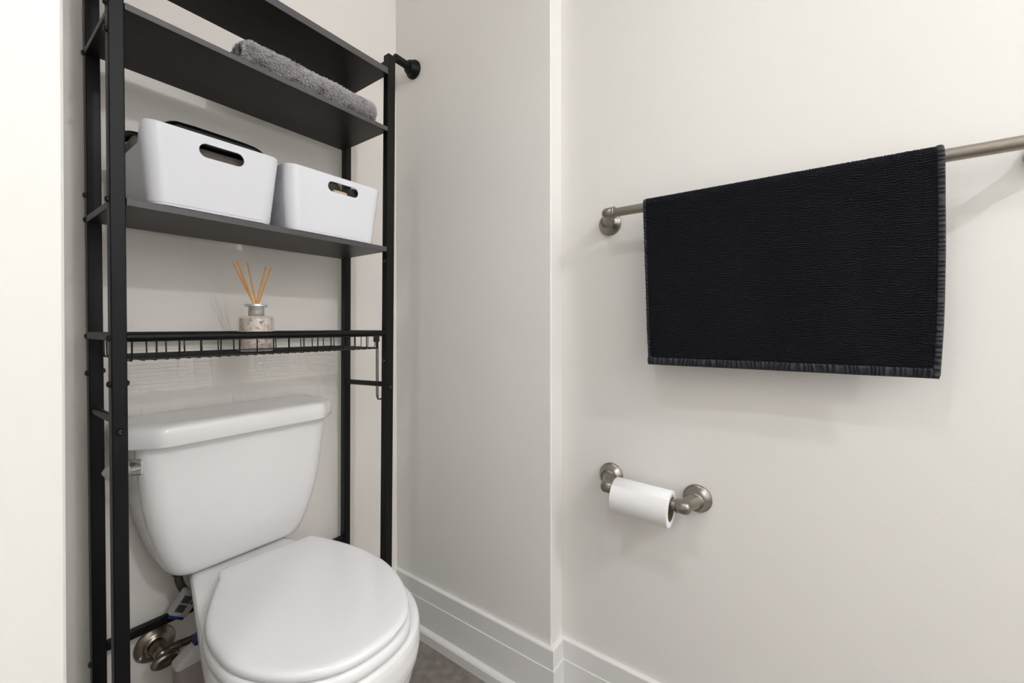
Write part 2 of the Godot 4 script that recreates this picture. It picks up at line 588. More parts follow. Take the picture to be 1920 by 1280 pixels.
func build_rack() -> void:
	var t := thing("storage_rack", "tall black metal rack with dark wood shelves standing over the toilet", "storage rack", Vector3(0.42, 0, -0.97))
	var m: Material = mats.black_metal
	for k in 4:
		var s := Shape.new()
		var zf := RF if k < 2 else RB
		var rings := []
		for q in [[0.012, 0.0], [1.6385, 0.0], [1.6405, 0.0015]]:
			var x := post_x(k, q[0])
			var a: float = x.x + q[1]
			var b: float = x.y - q[1]
			var f: float = zf - q[1]
			var r: float = zf - 0.02 + q[1]
			var c := 0.0013
			var ring := PackedVector3Array()
			for p in [[a + c, f], [b - c, f], [b, f - c], [b, r + c], [b - c, r], [a + c, r], [a, r + c], [a, f - c]]:
				ring.append(Vector3(p[0], q[0], p[1]))
			rings.append(ring)
		s.loft(rings, true)
		var o := obj("post", s, m, t)
		var fs := Shape.new()
		var fx := post_x(k, 0.0)
		fs.lathe(Vector3((fx.x + fx.y) / 2, 0, zf - 0.01), Vector3.UP, [[0.001, 0], [0.012, 0], [0.013, 0.003], [0.012, 0.012], [0.001, 0.012]], 16)
		obj("foot", fs, mats.rubber, o)
	# three wooden shelves, a dark edge band along each front
	for q in [[1.586, 1.6015, -1.0155], [1.4425, 1.4527, -1.0575], [1.1400, 1.1515, -1.0575]]:
		var y0: float = q[0]
		var y1: float = q[1]
		var zb: float = q[2]
		var l := post_x(0, y0).y + 0.0003
		var r := post_x(1, y0).x - 0.0003
		var s := Shape.new()
		s.box(Vector3((l + r) / 2, (y0 + y1) / 2, (RF - 0.0013 + zb) / 2), Vector3(r - l, y1 - y0, RF - 0.0013 - zb), 0.0008)
		for side in 2:
			var xa := l - 0.014 if side == 0 else r - 0.001
			var xb := l + 0.001 if side == 0 else r + 0.003
			s.box(Vector3((xa + xb) / 2, (y0 + y1) / 2, (RF - 0.0205 + maxf(zb, RB + 0.0005)) / 2), Vector3(xb - xa, y1 - y0 - 0.0004, RF - 0.0205 - maxf(zb, RB + 0.0005)), 0.0008)
		var sh := obj("shelf", s, mats.wood, t)
		var e := Shape.new()
		e.box(Vector3((l + r) / 2, (y0 + y1) / 2, RF - 0.0008), Vector3(r - l - 0.001, y1 - y0 + 0.0002, 0.0012), 0.0003)
		obj("edge_band", e, mats.edge, sh)
	# side rails
	for y in [1.627, 0.801, 0.290]:
		for side in 2:
			var pf := post_x(0 if side == 0 else 1, y)
			var pbk := post_x(2 if side == 0 else 3, y)
			var s := Shape.new()
			s.tube([Vector3((pf.x + pf.y) / 2, y + (0.004 if y == 0.801 else 0.0), RF - 0.018), Vector3((pbk.x + pbk.y) / 2, y - (0.004 if y == 0.801 else 0.0), RB - 0.002)], 0.0068, 14)
			obj("side_rail", s, m, t)
	# low brace along the wall
	var lo := Shape.new()
	lo.box(Vector3((post_x(2, 0.356).y + post_x(3, 0.356).x) / 2, 0.356, RB - 0.008), Vector3(post_x(3, 0.356).x - post_x(2, 0.356).y + 0.002, 0.0175, 0.013), 0.002)
	obj("back_brace", lo, m, t)
	var lo2 := Shape.new()
	lo2.box(Vector3((post_x(2, 0.06).y + post_x(3, 0.06).x) / 2, 0.06, RB - 0.010), Vector3(post_x(3, 0.06).x - post_x(2, 0.06).y + 0.002, 0.016, 0.012), 0.002)
	obj("back_brace", lo2, m, t)
	# wire tray: four rails carry a low basket of wires
	var yt := 0.9350
	for k in 2:
		var z := RF - 0.0085 if k == 0 else RB - 0.009
		var xa := post_x(k * 2, yt).y - 0.001
		var xb := post_x(k * 2 + 1, yt).x + 0.001
		var s := Shape.new()
		var rings := []
		for x in [xa, xb]:
			var ring := PackedVector3Array()
			for i in 16:
				var a := TAU * i / 16
				ring.append(Vector3(x, yt + 0.0002 + sin(a) * 0.0068, z + cos(a) * 0.0072))
			rings.append(ring)
		s.loft(rings)
		obj("tray_rail", s, m, t)
	for side in 2:
		var xf := post_x(0 if side == 0 else 1, yt)
		var xk := post_x(2 if side == 0 else 3, yt)
		var x := (xf.x + xf.y) / 2 if side == 0 else (xk.x + xk.y) / 2
		var s := Shape.new()
		s.box(Vector3(x, yt + 0.001, (RF - 0.019 + RB - 0.001) / 2), Vector3(0.0115, 0.0125, RF - 0.019 - RB - 0.001), 0.002)
		obj("tray_rail", s, m, t)
	var basket := Shape.new()
	var bx0 := 0.1765
	var bx1 := 0.6475
	var bz0 := RF - 0.002
	var bz1 := RB + 0.006
	var yb := 0.8995
	var r := 0.0011
	basket.tube([Vector3(bx0, 0.9290, bz0), Vector3(bx1, 0.9290, bz0), Vector3(bx1, 0.9290, bz1), Vector3(bx0, 0.9290, bz1)], r * 1.3, 6, true)
	basket.tube([Vector3(bx0 + 0.012, yb, bz0), Vector3(bx1 - 0.012, yb, bz0)], r * 1.3, 6)
	basket.tube([Vector3(bx0 + 0.012, yb, bz1), Vector3(bx1 - 0.012, yb, bz1)], r * 1.3, 6)
	var nz := 13
	for i in range(1, nz):
		var z := lerpf(bz0, bz1, float(i) / nz)
		basket.tube([Vector3(bx0, 0.9290, z), Vector3(bx0, yb + 0.004, z), Vector3(bx0 + 0.004, yb, z), Vector3(bx1 - 0.004, yb, z), Vector3(bx1, yb + 0.004, z), Vector3(bx1, 0.9290, z)] if i % 2 == 0 else [Vector3(bx0 + 0.003, yb, z), Vector3(bx1 - 0.003, yb, z)], r, 5)
	for i in 31:
		if i % 2 == 1:
			var x := 0.1795 + i * 0.015
			basket.tube([Vector3(x, yb - 0.0018, bz0), Vector3(x, yb - 0.0018, bz1)], r, 5)
	var bo := obj("wire_basket", basket, mats.wire, t)
	for i in 16:
		var x := 0.1795 + i * 0.0302
		var s := Shape.new()
		s.tube([Vector3(x, 0.9305, bz0), Vector3(x, yb, bz0), Vector3(x, yb - 0.002, bz0 - 0.003), Vector3(x, yb - 0.002, bz1 + 0.003), Vector3(x + 0.001, yb, bz1), Vector3(x, 0.9305, bz1)], 0.0013, 6)
		obj("cross_wire", s, mats.wire, bo)
	# long wire loop hanging at the tray's right end
	var hk := Shape.new()
	var hx := 0.628
	hk.tube([Vector3(hx, 0.925, RF + 0.001), Vector3(hx, 0.785, RF + 0.001), Vector3(hx + 0.003, 0.776, RF + 0.001), Vector3(hx + 0.010, 0.7725, RF + 0.001), Vector3(hx + 0.065, 0.7725, RF - 0.021)], 0.0013, 7)
	hk.tube([Vector3(hx + 0.0075, 0.925, RF - 0.003), Vector3(hx + 0.0075, 0.772, RF - 0.003), Vector3(hx + 0.030, 0.770, RF - 0.022)], 0.0013, 7)
	hk.box(Vector3(hx + 0.004, 0.923, RF - 0.004), Vector3(0.015, 0.018, 0.006), 0.001)
	obj("wire_hook", hk, mats.wire, t)
	# screws and caps on the posts: [post, side (-1 left, 1 right, 0 front), height]
	for b in [[0, -1, 0.9335], [0, -1, 0.863], [0, 1, 0.863], [0, 0, 0.789], [2, -1, 0.9345], [2, -1, 0.867], [2, 1, 0.870], [2, -1, 0.333], [0, -1, 1.446], [0, -1, 1.405], [0, -1, 1.146], [2, -1, 1.447], [2, -1, 1.146], [2, -1, 1.19], [1, -1, 0.865], [1, 0, 0.799], [3, -1, 0.868], [3, 1, 0.870], [1, -1, 1.1165]]:
		var k: int = b[0]
		var y: float = b[2]
		var x := post_x(k, y)
		var zf := RF if k < 2 else RB
		var s := Shape.new()
		var o := Vector3(x.x if b[1] == -1 else x.y, y, zf - 0.01)
		var ax := Vector3(b[1], 0, 0)
		if b[1] == 0:
			o = Vector3((x.x + x.y) / 2, y, zf)
			ax = Vector3(0, 0, 1)
		s.lathe(o - ax * 0.001, ax, [[0.001, 0], [0.0052, 0], [0.0054, 0.0015], [0.0046, 0.0036], [0.003, 0.0048], [0.0022, 0.0049], [0.0018, 0.0038], [0.0002, 0.0037]], 14)
		obj("bolt", s, mats.bolt, t)


# ---------------------------------------------------------------- toilet
func egg(xc: float, zc: float, a: float, b: float, d: float, back: float, y: float) -> PackedVector3Array:
	# rounded nose in front, sides that taper towards a rounded back
	var r := PackedVector3Array()
	for k in 41:
		var t := PI * k / 40
		r.append(Vector3(xc + a * signf(cos(t)) * pow(absf(cos(t)), 0.94), y, zc + b * pow(sin(t), 0.94)))
	var side := []
	for k in range(1, 21):
		var u := k / 21.0
		u = 1.0 - pow(1.0 - u, 1.6)
		var hw := a - (a - back) * pow(u, 1.15)
		hw *= sqrt(maxf(0.0, 1.0 - pow(maxf(0.0, u - 0.82) / 0.18, 2.4)))
		side.append(Vector2(hw, zc - d * u))
	for q in side:
		r.append(Vector3(xc - q.x, y, q.y))
	side.reverse()
	for q in side:
		r.append(Vector3(xc + q.x, y, q.y))
	return r


# the lid's outline, nose forward, cut straight at the hinges
func lid_outline(grow: float) -> PackedVector2Array:
	var c := Curve2D.new()
	var left := [Vector2(0.3075, -0.8985), Vector2(0.2905, -0.868), Vector2(0.2705, -0.8310), Vector2(0.2495, -0.7850), Vector2(0.2385, -0.7420), Vector2(0.2352, -0.6980), Vector2(0.2378, -0.6560), Vector2(0.2520, -0.6110), Vector2(0.2760, -0.5710), Vector2(0.3060, -0.5410), Vector2(0.3380, -0.5245)]
	var right := [Vector2(0.3740, -0.5185), Vector2(0.4120, -0.5205), Vector2(0.4450, -0.5325), Vector2(0.4730, -0.5590), Vector2(0.4960, -0.5960), Vector2(0.5160, -0.6450), Vector2(0.5275, -0.6960), Vector2(0.5300, -0.7440), Vector2(0.5255, -0.7930), Vector2(0.5180, -0.8350), Vector2(0.5080, -0.8750), Vector2(0.4985, -0.9060)]
	var pts: Array = left + right
	var m := pts.size()
	for i in m:
		var p: Vector2 = pts[i]
		var h := (pts[mini(i + 1, m - 1)] - pts[maxi(i - 1, 0)]) / 6.0 as Vector2
		c.add_point(p, -h if i > 0 else Vector2.ZERO, h if i < m - 1 else Vector2.ZERO)
	c.bake_interval = 0.004
	var o := PackedVector2Array()
	var total := c.get_baked_length()
	for i in 97:
		o.append(c.sample_baked(total * i / 96.0, true))
	for q in [Vector2(0.4965, -0.9130), Vector2(0.4920, -0.9185), Vector2(0.46, -0.9205), Vector2(0.40, -0.9240), Vector2(0.35, -0.9268), Vector2(0.3255, -0.9280), Vector2(0.3165, -0.9240), Vector2(0.3115, -0.9120)]:
		o.append(q)
	if grow != 0.0:
		var g := PackedVector2Array()
		for p in o:
			var d := p - Vector2(0.386, -0.715)
			g.append(p + d.normalized() * grow)
		return g
	return o


func build_toilet() -> void:
	var t := thing("toilet", "white two piece toilet with its lid closed under the black rack", "toilet", Vector3(0.385, 0, -0.75))
	var china: Material = mats.china
	# bowl with pedestal and tank deck
	var s := Shape.new()
	var rings := []
	var rows := [[0.0, 0.110, 0.135, 0.22, 0.09], [0.02, 0.112, 0.137, 0.22, 0.092], [0.035, 0.106, 0.128, 0.215, 0.085], [0.10, 0.096, 0.105, 0.20, 0.07], [0.20, 0.104, 0.118, 0.20, 0.06], [0.28, 0.124, 0.150, 0.21, 0.055], [0.33, 0.139, 0.172, 0.23, 0.055], [0.360, 0.149, 0.184, 0.27, 0.058], [0.386, 0.1535, 0.190, 0.32, 0.062], [0.389, 0.1560, 0.1935, 0.335, 0.066], [0.408, 0.158, 0.197, 0.36, 0.07], [0.432, 0.1575, 0.1965, 0.374, 0.075], [0.4400, 0.156, 0.1945, 0.374, 0.075], [0.4445, 0.152, 0.190, 0.370, 0.073], [0.4460, 0.145, 0.181, 0.362, 0.068]]
	for k in rows.size() - 1:
		for sub_ in 4:
			var f := sub_ / 4.0
			var q := []
			for c in 5:
				var v0: float = rows[maxi(k - 1, 0)][c]
				var v1: float = rows[k][c]
				var v2: float = rows[k + 1][c]
				var v3: float = rows[mini(k + 2, rows.size() - 1)][c]
				q.append(lerpf(v1, v2, f) if c == 0 or k > 6 or k < 2 else cubic_interpolate(v1, v2, v0, v3, f))
			rings.append(egg(0.388, -0.706, q[1], q[2], q[3], q[4], q[0]))
	rings.append(egg(0.388, -0.706, 0.145, 0.181, 0.362, 0.068, 0.4460))
	# the deck under the tank stands a little higher than the rim
	for ring in rings:
		for k in ring.size():
			var p: Vector3 = ring[k]
			p.y += 0.0115 * smoothstep(-0.835, -0.925, p.z) * clampf((p.y - 0.39) / 0.045, 0.0, 1.0)
			ring[k] = p
	s.loft(rings)
	obj("bowl", s, china, t)
	# foot caps over the floor bolts
	for side in [-1, 1]:
		var bc := Shape.new()
		bc.ball(Vector3(0.386 + side * 0.096, 0.024, -0.80), Vector3(0.012, 0.014, 0.012), 8)
		obj("bolt_cap", bc, china, t)
	# seat ring
	s = Shape.new()
	var o1 := lid_outline(-0.004)
	var inner := PackedVector2Array()
	for p in o1:
		var cpt := Vector2(0.386, -0.70)
		inner.append(cpt + (p - cpt) * Vector2(0.68, 0.66))
	var ra := []
	for q in [[lid_outline(0.0), 0.4470], [lid_outline(0.003), 0.4490], [lid_outline(0.0035), 0.4550], [lid_outline(0.0025), 0.4620], [lid_outline(-0.0005), 0.4650], [o1, 0.4662], [inner, 0.4660], [inner, 0.4480]]:
		ra.append(at_y(q[0], q[1]))
	s.loft(ra, false, false, false, true)
	obj("seat", s, mats.seat, t)
	# lid: rounded edge, low dome, a finger notch at the front right
	s = Shape.new()
	rings = []
	var base := lid_outline(0.0)
	var cen := Vector2(0.386, -0.715)
	for q in [[-0.030, 0.4710], [-0.003, 0.4688], [-0.0008, 0.4690], [0.0, 0.4698], [0.0, 0.4762], [-0.0012, 0.4790], [-0.004, 0.4812], [-0.010, 0.4825]]:
		var ring := PackedVector3Array()
		var out := lid_outline(q[0])
		for i in out.size():
			var y: float = q[1]
			if y < 0.4699:
				var a := atan2(base[i].y - cen.y, base[i].x - cen.x)
				var u := smoothstep(0.99, 1.02, a) * (1.0 - smoothstep(1.42, 1.45, a))
				y += 0.0050 * u
			ring.append(Vector3(out[i].x, y, out[i].y))
		rings.append(ring)
	for k in range(1, 9):
		var f := 1.0 - k / 8.6
		var ring := PackedVector3Array()
		for p in lid_outline(-0.010):
			var e := cen + (p - cen) * f
			# a shallow raised centre with a soft step
			ring.append(Vector3(e.x, 0.4825 + 0.0018 * (1.0 - f * f) + 0.0012 * (1.0 - smoothstep(0.70, 0.82, f)), e.y))
		rings.append(ring)
	s.loft(rings)
	obj("lid", s, mats.seat, t)
	for x in [0.345, 0.455]:
		var h := Shape.new()
		h.box(Vector3(x, 0.4625, -0.914), Vector3(0.036, 0.0115, 0.024), 0.003)
		obj("hinge", h, mats.seat, t)
	# tank
	s = Shape.new()
	rings = []
	var zb := -1.086
	for q in [[0.4605, 0.292, 0.484, -1.000, 0.02], [0.4615, 0.283, 0.493, -0.994, 0.022], [0.4650, 0.272, 0.505, -0.989, 0.026], [0.472, 0.263, 0.512, -0.985, 0.03], [0.485, 0.253, 0.520, -0.981, 0.034], [0.505, 0.245, 0.527, -0.976, 0.036], [0.54, 0.234, 0.538, -0.970, 0.037], [0.58, 0.224, 0.546, -0.964, 0.037], [0.62, 0.2175, 0.551, -0.960, 0.036], [0.66, 0.213, 0.5545, -0.957, 0.035], [0.70, 0.209, 0.5575, -0.954, 0.034], [0.737, 0.206, 0.560, -0.952, 0.033]]:
		var r: float = q[4]
		var p := fillet([Vector2(q[1], q[3]), Vector2(q[2], q[3]), Vector2(q[2], zb), Vector2(q[1], zb)], [r, r, 0.012, 0.012], 8)
		rings.append(at_y(p, q[0]))
	s.loft(rings)
	obj("tank", s, china, t)
	s = Shape.new()
	rings = []
	for q in [[0.7340, -0.006], [0.7350, -0.0015], [0.7375, 0.0], [0.7600, 0.0], [0.7670, -0.0015], [0.7710, -0.0045], [0.7735, -0.010], [0.7745, -0.020]]:
		var g: float = q[1]
		var xl := 0.189 - g
		var xr := 0.577 + g
		var zf := -0.9285 + g
		var zk := -1.0890 - g * 0.5
		var c := 0.041
		var p := fillet([Vector2(xl, zf - c), Vector2(xl + c, zf), Vector2(xr - c, zf), Vector2(xr, zf - c), Vector2(xr, zk), Vector2(xl, zk)], [0.012, 0.014, 0.014, 0.012, 0.006, 0.006], 6)
		rings.append(at_y(p, q[0]))
	s.loft(rings)
	obj("tank_lid", s, china, t)
	# trip lever on the tank's left front edge
	s = Shape.new()
	var lb := Basis(Vector3.UP, deg_to_rad(-38))
	s.box(Vector3(0.2085, 0.702, -0.9735), Vector3(0.021, 0.028, 0.010), 0.002, lb)
	s.box(Vector3(0.2120, 0.708, -0.9705), Vector3(0.006, 0.008, 0.010), 0.001, lb)
	s.tube([Vector3(0.210, 0.702, -0.967), Vector3(0.196, 0.7025, -0.963)], 0.005, 10)
	var lv := obj("flush_lever", s, mats.chrome, t)
	s = Shape.new()
	var rg := []
	for i in 9:
		var f := i / 8.0
		var ring := PackedVector3Array()
		for k in 14:
			var a := TAU * k / 14
			var w := lerpf(0.006, 0.0125, smoothstep(0.0, 0.6, f)) * sqrt(maxf(0.02, 1.0 - pow(maxf(0.0, f - 0.72) / 0.28, 2.0)))
			ring.append(Vector3(lerpf(0.197, 0.1655, f), 0.7025 - 0.003 * f + sin(a) * w, lerpf(-0.962, -0.985, f) + cos(a) * 0.0038))
		rg.append(ring)
	s.loft(rg)
	obj("paddle", s, mats.paddle, lv)


# ---------------------------------------------------------------- plumbing and what stands behind the toilet
func build_plumbing() -> void:
	var vx := 0.262
	var vy := 0.297
	var t := thing("shutoff_valve", "tarnished shutoff valve with an oval handle on the wall left of the toilet", "valve", Vector3(vx, vy, ZB))
	var m: Material = mats.old_nickel
	var s := Shape.new()
	s.lathe(Vector3(vx, vy, ZB), Vector3(0, 0, 1), [[0.001, 0.0], [0.0345, 0.0], [0.0345, 0.0025], [0.032, 0.005], [0.024, 0.008], [0.019, 0.010], [0.0175, 0.013], [0.001, 0.013]], 36)
	var esc := obj("escutcheon", s, m, t)
	s = Shape.new()
	s.lathe(Vector3(vx - 0.024, vy - 0.014, ZB + 0.007), Vector3(0, 0, 1), [[0.001, 0], [0.004, 0], [0.0035, 0.002], [0.001, 0.003]], 12)
	obj("screw", s, mats.chrome, esc)
	s = Shape.new()
	s.lathe(Vector3(vx, vy, ZB + 0.011), Vector3(0, 0, 1), [[0.001, 0.0], [0.0155, 0.0], [0.0135, 0.012], [0.011, 0.024], [0.012, 0.027], [0.0125, 0.045], [0.009, 0.048], [0.006, 0.05], [0.006, 0.058], [0.001, 0.058]], 24)
	s.tube([Vector3(vx + 0.004, vy, ZB + 0.045), Vector3(vx + 0.03, vy, ZB + 0.045)], 0.0085, 14)
	obj("stem", s, m, t)
	s = Shape.new()
	var hb := Basis(Vector3(1, 0, 0), 0.25)
	var rings := []
	for q in [[0.0, 0.3], [0.0, 0.9], [0.003, 1.0], [0.008, 1.0], [0.011, 0.9], [0.0115, 0.6], [0.010, 0.3], [0.0095, 0.05]]:
		var ring := PackedVector3Array()
		for k in 28:
			var a := TAU * k / 28
			ring.append(Vector3(vx, vy, ZB + 0.066) + hb * Vector3(cos(a) * 0.0235 * q[1], sin(a) * 0.0145 * q[1], q[0]))
		rings.append(ring)
	s.loft(rings)
	obj("handle", s, m, t)
	# supply hose
	s = Shape.new()
	var top := Vector3(0.284, 0.459, -1.035)
	var path := bez(top, Vector3(0.283, 0.428, -1.035), Vector3(0.294, 0.415, -1.035), Vector3(0.309, 0.388, -1.035), 10)
	path += bez(Vector3(0.312, 0.382, -1.035), Vector3(0.337, 0.335, -1.035), Vector3(0.337, 0.297, -1.04), Vector3(0.302, vy - 0.001, ZB + 0.045), 12)
	path.append(Vector3(vx + 0.03, vy, ZB + 0.045))
	s.tube(path, 0.0072, 12)
	var h := obj("supply_hose", s, mats.hose)
	tag(h, "grey flexible supply hose curving down from the underside of the toilet tank", "hose")
	s = Shape.new()
	s.lathe(top, Vector3(0.0, -1, 0), [[0.001, -0.001], [0.0105, -0.001], [0.0105, 0.006], [0.0088, 0.009], [0.001, 0.009]], 8)
	obj("nut", s, mats.hose, h)
	# folded tag tied round the hose
	var tb := Basis(Vector3(0, 0, 1), deg_to_rad(-38)) * Basis(Vector3(0, 1, 0), deg_to_rad(8))
	var c := Vector3(0.2905, 0.3985, -1.012)
	var tg := thing("hose_tag", "small grey folded tag with dark panels hanging on the toilet's supply hose", "tag", c)
	s = Shape.new()
	s.box(c, Vector3(0.036, 0.046, 0.003), 0.0006, tb)
	s.box(c + tb * Vector3(-0.0175, 0.0, -0.006), Vector3(0.002, 0.044, 0.012), 0.0006, tb)
	s.box(c + tb * Vector3(0.0, 0.0225, -0.006), Vector3(0.034, 0.002, 0.012), 0.0006, tb)
	obj("body", s, mats.tag_grey, tg)
	for q in [[-0.0045, 0.0065, 0.018, 0.013], [-0.0045, -0.0095, 0.018, 0.013], [0.0115, 0.0065, 0.009, 0.013]]:
		s = Shape.new()
		s.box(c + tb * Vector3(q[0], q[1], 0.0016), Vector3(q[2], q[3], 0.0008), 0.0002, tb)
		obj("dark_panel", s, mats.tag_dark, tg)
	s = Shape.new()
	s.box(c + tb * Vector3(-0.001, -0.0255, 0.0), Vector3(0.031, 0.005, 0.004), 0.0008, tb)
	obj("blue_edge", s, mats.blue_plastic, tg)
	# white container behind the bowl
	var b := Vector3(0.288, 0, -0.984)
	var k := thing("cleaner_bottle", "white plastic bottle with a blue neck wedged between the wall and the toilet bowl", "bottle", b)
	s = Shape.new()
	rings = []
	for q in [[0.0, 0.024, 0.0], [0.004, 0.025, 0.0], [0.298, 0.025, 0.0], [0.2995, 0.0255, 0.0]]:
		rings.append(at_y(fillet([Vector2(b.x - q[1], b.z + 0.017), Vector2(b.x + q[1], b.z + 0.017), Vector2(b.x + q[1], b.z - 0.017), Vector2(b.x - q[1], b.z - 0.017)], [0.012, 0.012, 0.012, 0.012], 5), q[0]))
	s.loft(rings)
	obj("body", s, mats.grey_plastic, k)
	s = Shape.new()
	rings = []
	for q in [[0.2996, -0.0258, 0.0258, 0.0175], [0.302, -0.0262, 0.0258, 0.0175], [0.306, -0.0250, 0.0256, 0.0175], [0.314, -0.0150, 0.025, 0.016], [0.322, -0.004, 0.025, 0.014], [0.3275, 0.003, 0.024, 0.012], [0.328, 0.004, 0.0235, 0.0115]]:
		var hz: float = q[3]
		rings.append(at_y(fillet([Vector2(b.x + q[1], b.z + hz), Vector2(b.x + q[2], b.z + hz), Vector2(b.x + q[2], b.z - hz), Vector2(b.x + q[1], b.z - hz)], [0.008, 0.008, 0.008, 0.008], 5), q[0]))
	s.loft(rings)
	obj("shoulder", s, mats.white_plastic, k)
	s = Shape.new()
	rings = []
	for q in [[0.3282, 0.0055, 0.024], [0.330, 0.005, 0.024], [0.340, 0.011, 0.024], [0.349, 0.016, 0.024], [0.350, 0.017, 0.0235]]:
		rings.append(at_y(fillet([Vector2(b.x + q[1], b.z + 0.011), Vector2(b.x + q[2], b.z + 0.011), Vector2(b.x + q[2], b.z - 0.011), Vector2(b.x + q[1], b.z - 0.011)], [0.003, 0.003, 0.003, 0.003], 4), q[0]))
	s.loft(rings)
	obj("neck", s, mats.blue_plastic, k)


# ---------------------------------------------------------------- storage bins on the lower wooden shelf
# bottom and rim rectangles [x0, x1, z front, z back], handle slot [x0, x1, y0, y1], how far the side rims dip
func make_bin(label: String, bot: Array, top: Array, y0: float, y1: float, slot: Array, dip: float) -> void:
	var t := thing("storage_bin", label, "storage bin", Vector3((bot[0] + bot[1]) / 2, y0, (bot[2] + bot[3]) / 2), "white bins on the shelf")
	var th := 0.0024
	var rc := 0.024
	var ns := 10
	var ny := 16
	var s := Shape.new()
	# outline at height fraction f; 'in_' shrinks it. Order: front flat first
	var ring2 := func(f: float, in_: float) -> PackedVector2Array:
		var xa: float = lerpf(bot[0], top[0], f) + in_
		var xb: float = lerpf(bot[1], top[1], f) - in_
		var zf: float = lerpf(bot[2], top[2], f) - in_
		var zk: float = lerpf(bot[3], top[3], f) + in_
		var p := PackedVector2Array()
		var r := rc - in_
		p.append(Vector2(xa + r, zf))
		p.append(Vector2(xb - r, zf))
		for c in [[xb - r, zf - r, 90.0], [xb - r, zk + r, 0.0], [xa + r, zk + r, -90.0], [xa + r, zf - r, -180.0]]:
			for k in range(0 if c[2] != 90.0 else 1, ns + 1):
				if c[2] == -180.0 and k == ns:
					continue
				var a: float = deg_to_rad(c[2] - 90.0 * k / ns)
				p.append(Vector2(c[0] + cos(a) * r, c[1] + sin(a) * r))
			# along the sides a few more points so that the rim can dip
			if c[2] == 90.0 or c[2] == -90.0:
				var za: float = c[1]
				var zz: float = (zk + r) if c[2] == 90.0 else (zf - r)
				var x: float = xb if c[2] == 90.0 else xa
				for k in range(1, 24):
					p.append(Vector2(x, lerpf(za, zz, k / 24.0)))
		return p
	var rim := func(p: Vector2) -> float:
		# full height at front and back, lower along the sides
		var zf: float = top[2]
		var zk: float = top[3]
		var u := smoothstep(zf - 0.006, zf - 0.030, p.y) * (1.0 - smoothstep(zk + 0.030, zk + 0.006, p.y))
		return y1 - dip * u
	var surf := func(in_: float, ya: float) -> Array:
		var rings := []
		var m: int = ring2.call(1.0, in_).size()
		var tops := []
		var tp: PackedVector2Array = ring2.call(1.0, 0.0)
		for i in m:
			tops.append(rim.call(tp[i]))
		for j in ny + 1:
			var g := float(j) / ny
			var ring := PackedVector3Array()
			for i in m:
				var y: float = lerpf(ya, tops[i], g)
				var f := (y - y0) / (y1 - y0)
				var q: PackedVector2Array = ring2.call(f, in_)
				ring.append(Vector3(q[i].x, y, q[i].y))
			rings.append(ring)
		return rings
	var outer: Array = surf.call(0.0, y0 + 0.004)
	var inner: Array = surf.call(th, y0 + 0.006)
	var n: int = outer[0].size()
	# everything but the flat of the front (segment 0 -> 1)
	for q in [[outer, 1], [inner, -1]]:
		var tr := PackedVector3Array()
		var gr := PackedInt32Array()
		s.group += 1
		for j in ny:
			for k in range(1, n):
				var k2 := (k + 1) % n
				var a: PackedVector3Array = q[0][j]
				var b: PackedVector3Array = q[0][j + 1]
				if q[1] == 1:
					tr.append_array([a[k], b[k], b[k2], a[k], b[k2], a[k2]])
				else:
					tr.append_array([a[k], b[k2], b[k], a[k], a[k2], b[k2]])
				gr.append(s.group); gr.append(s.group)
		s.add(tr, gr, false)
	# rim
	var tr2 := PackedVector3Array()
	var gr2 := PackedInt32Array()
	for k in n:
		var k2 := (k + 1) % n
		tr2.append_array([outer[ny][k], inner[ny][k], inner[ny][k2], outer[ny][k], inner[ny][k2], outer[ny][k2]])
		gr2.append(-1); gr2.append(-1)
	s.add(tr2, gr2, false)
	# flat front with the stadium slot through it
	var m2 := 64
	var loops := []
	for q in [outer, inner]:
		var sl := PackedVector3Array()
		var bd := PackedVector3Array()
		var a0: Vector3 = q[0][0]
		var a1: Vector3 = q[0][1]
		var b0: Vector3 = q[ny][0]
		var b1: Vector3 = q[ny][1]
		var cx: float = (slot[0] + slot[1]) / 2
		var cy: float = (slot[2] + slot[3]) / 2
		var hr: float = (slot[3] - slot[2]) / 2
		var hx: float = (slot[1] - slot[0]) / 2 - hr
		var put := func(x: float, y: float) -> Vector3:
			var f := (y - a0.y) / (b0.y - a0.y)
			return Vector3(x, y, lerpf(a0.z, b0.z, f))
		for k in m2:
			var a := TAU * (k + 0.5) / m2
			var d := Vector2(cos(a), sin(a))
			# ray to the stadium and to the panel's edge
			var x := cx + d.x * hr + signf(d.x) * hx
			sl.append(put.call(x, cy + d.y * hr))
			var ty := (b0.y - cy) / d.y if d.y > 0 else (a0.y - cy) / d.y
			var tx := INF
			var px := x
			var pe := Vector3.ZERO
			# send it to the edge at equal angle in the panel's own proportions
			var hw := (b1.x - b0.x) / 2
			var e := d / maxf(absf(d.x), absf(d.y))
			var y: float = b0.y if e.y >= 0.999 else a0.y if e.y <= -0.999 else lerpf(a0.y, b0.y, e.y * 0.5 + 0.5)
			var f2 := (y - a0.y) / (b0.y - a0.y)
			var l := lerpf(a0.x, b0.x, f2)
			var rr := lerpf(a1.x, b1.x, f2)
			px = lerpf(l, rr, e.x * 0.5 + 0.5)
			pe = put.call(px, y)
			bd.append(pe)
		loops.append([sl, bd, [b1, b0, a0, a1]])
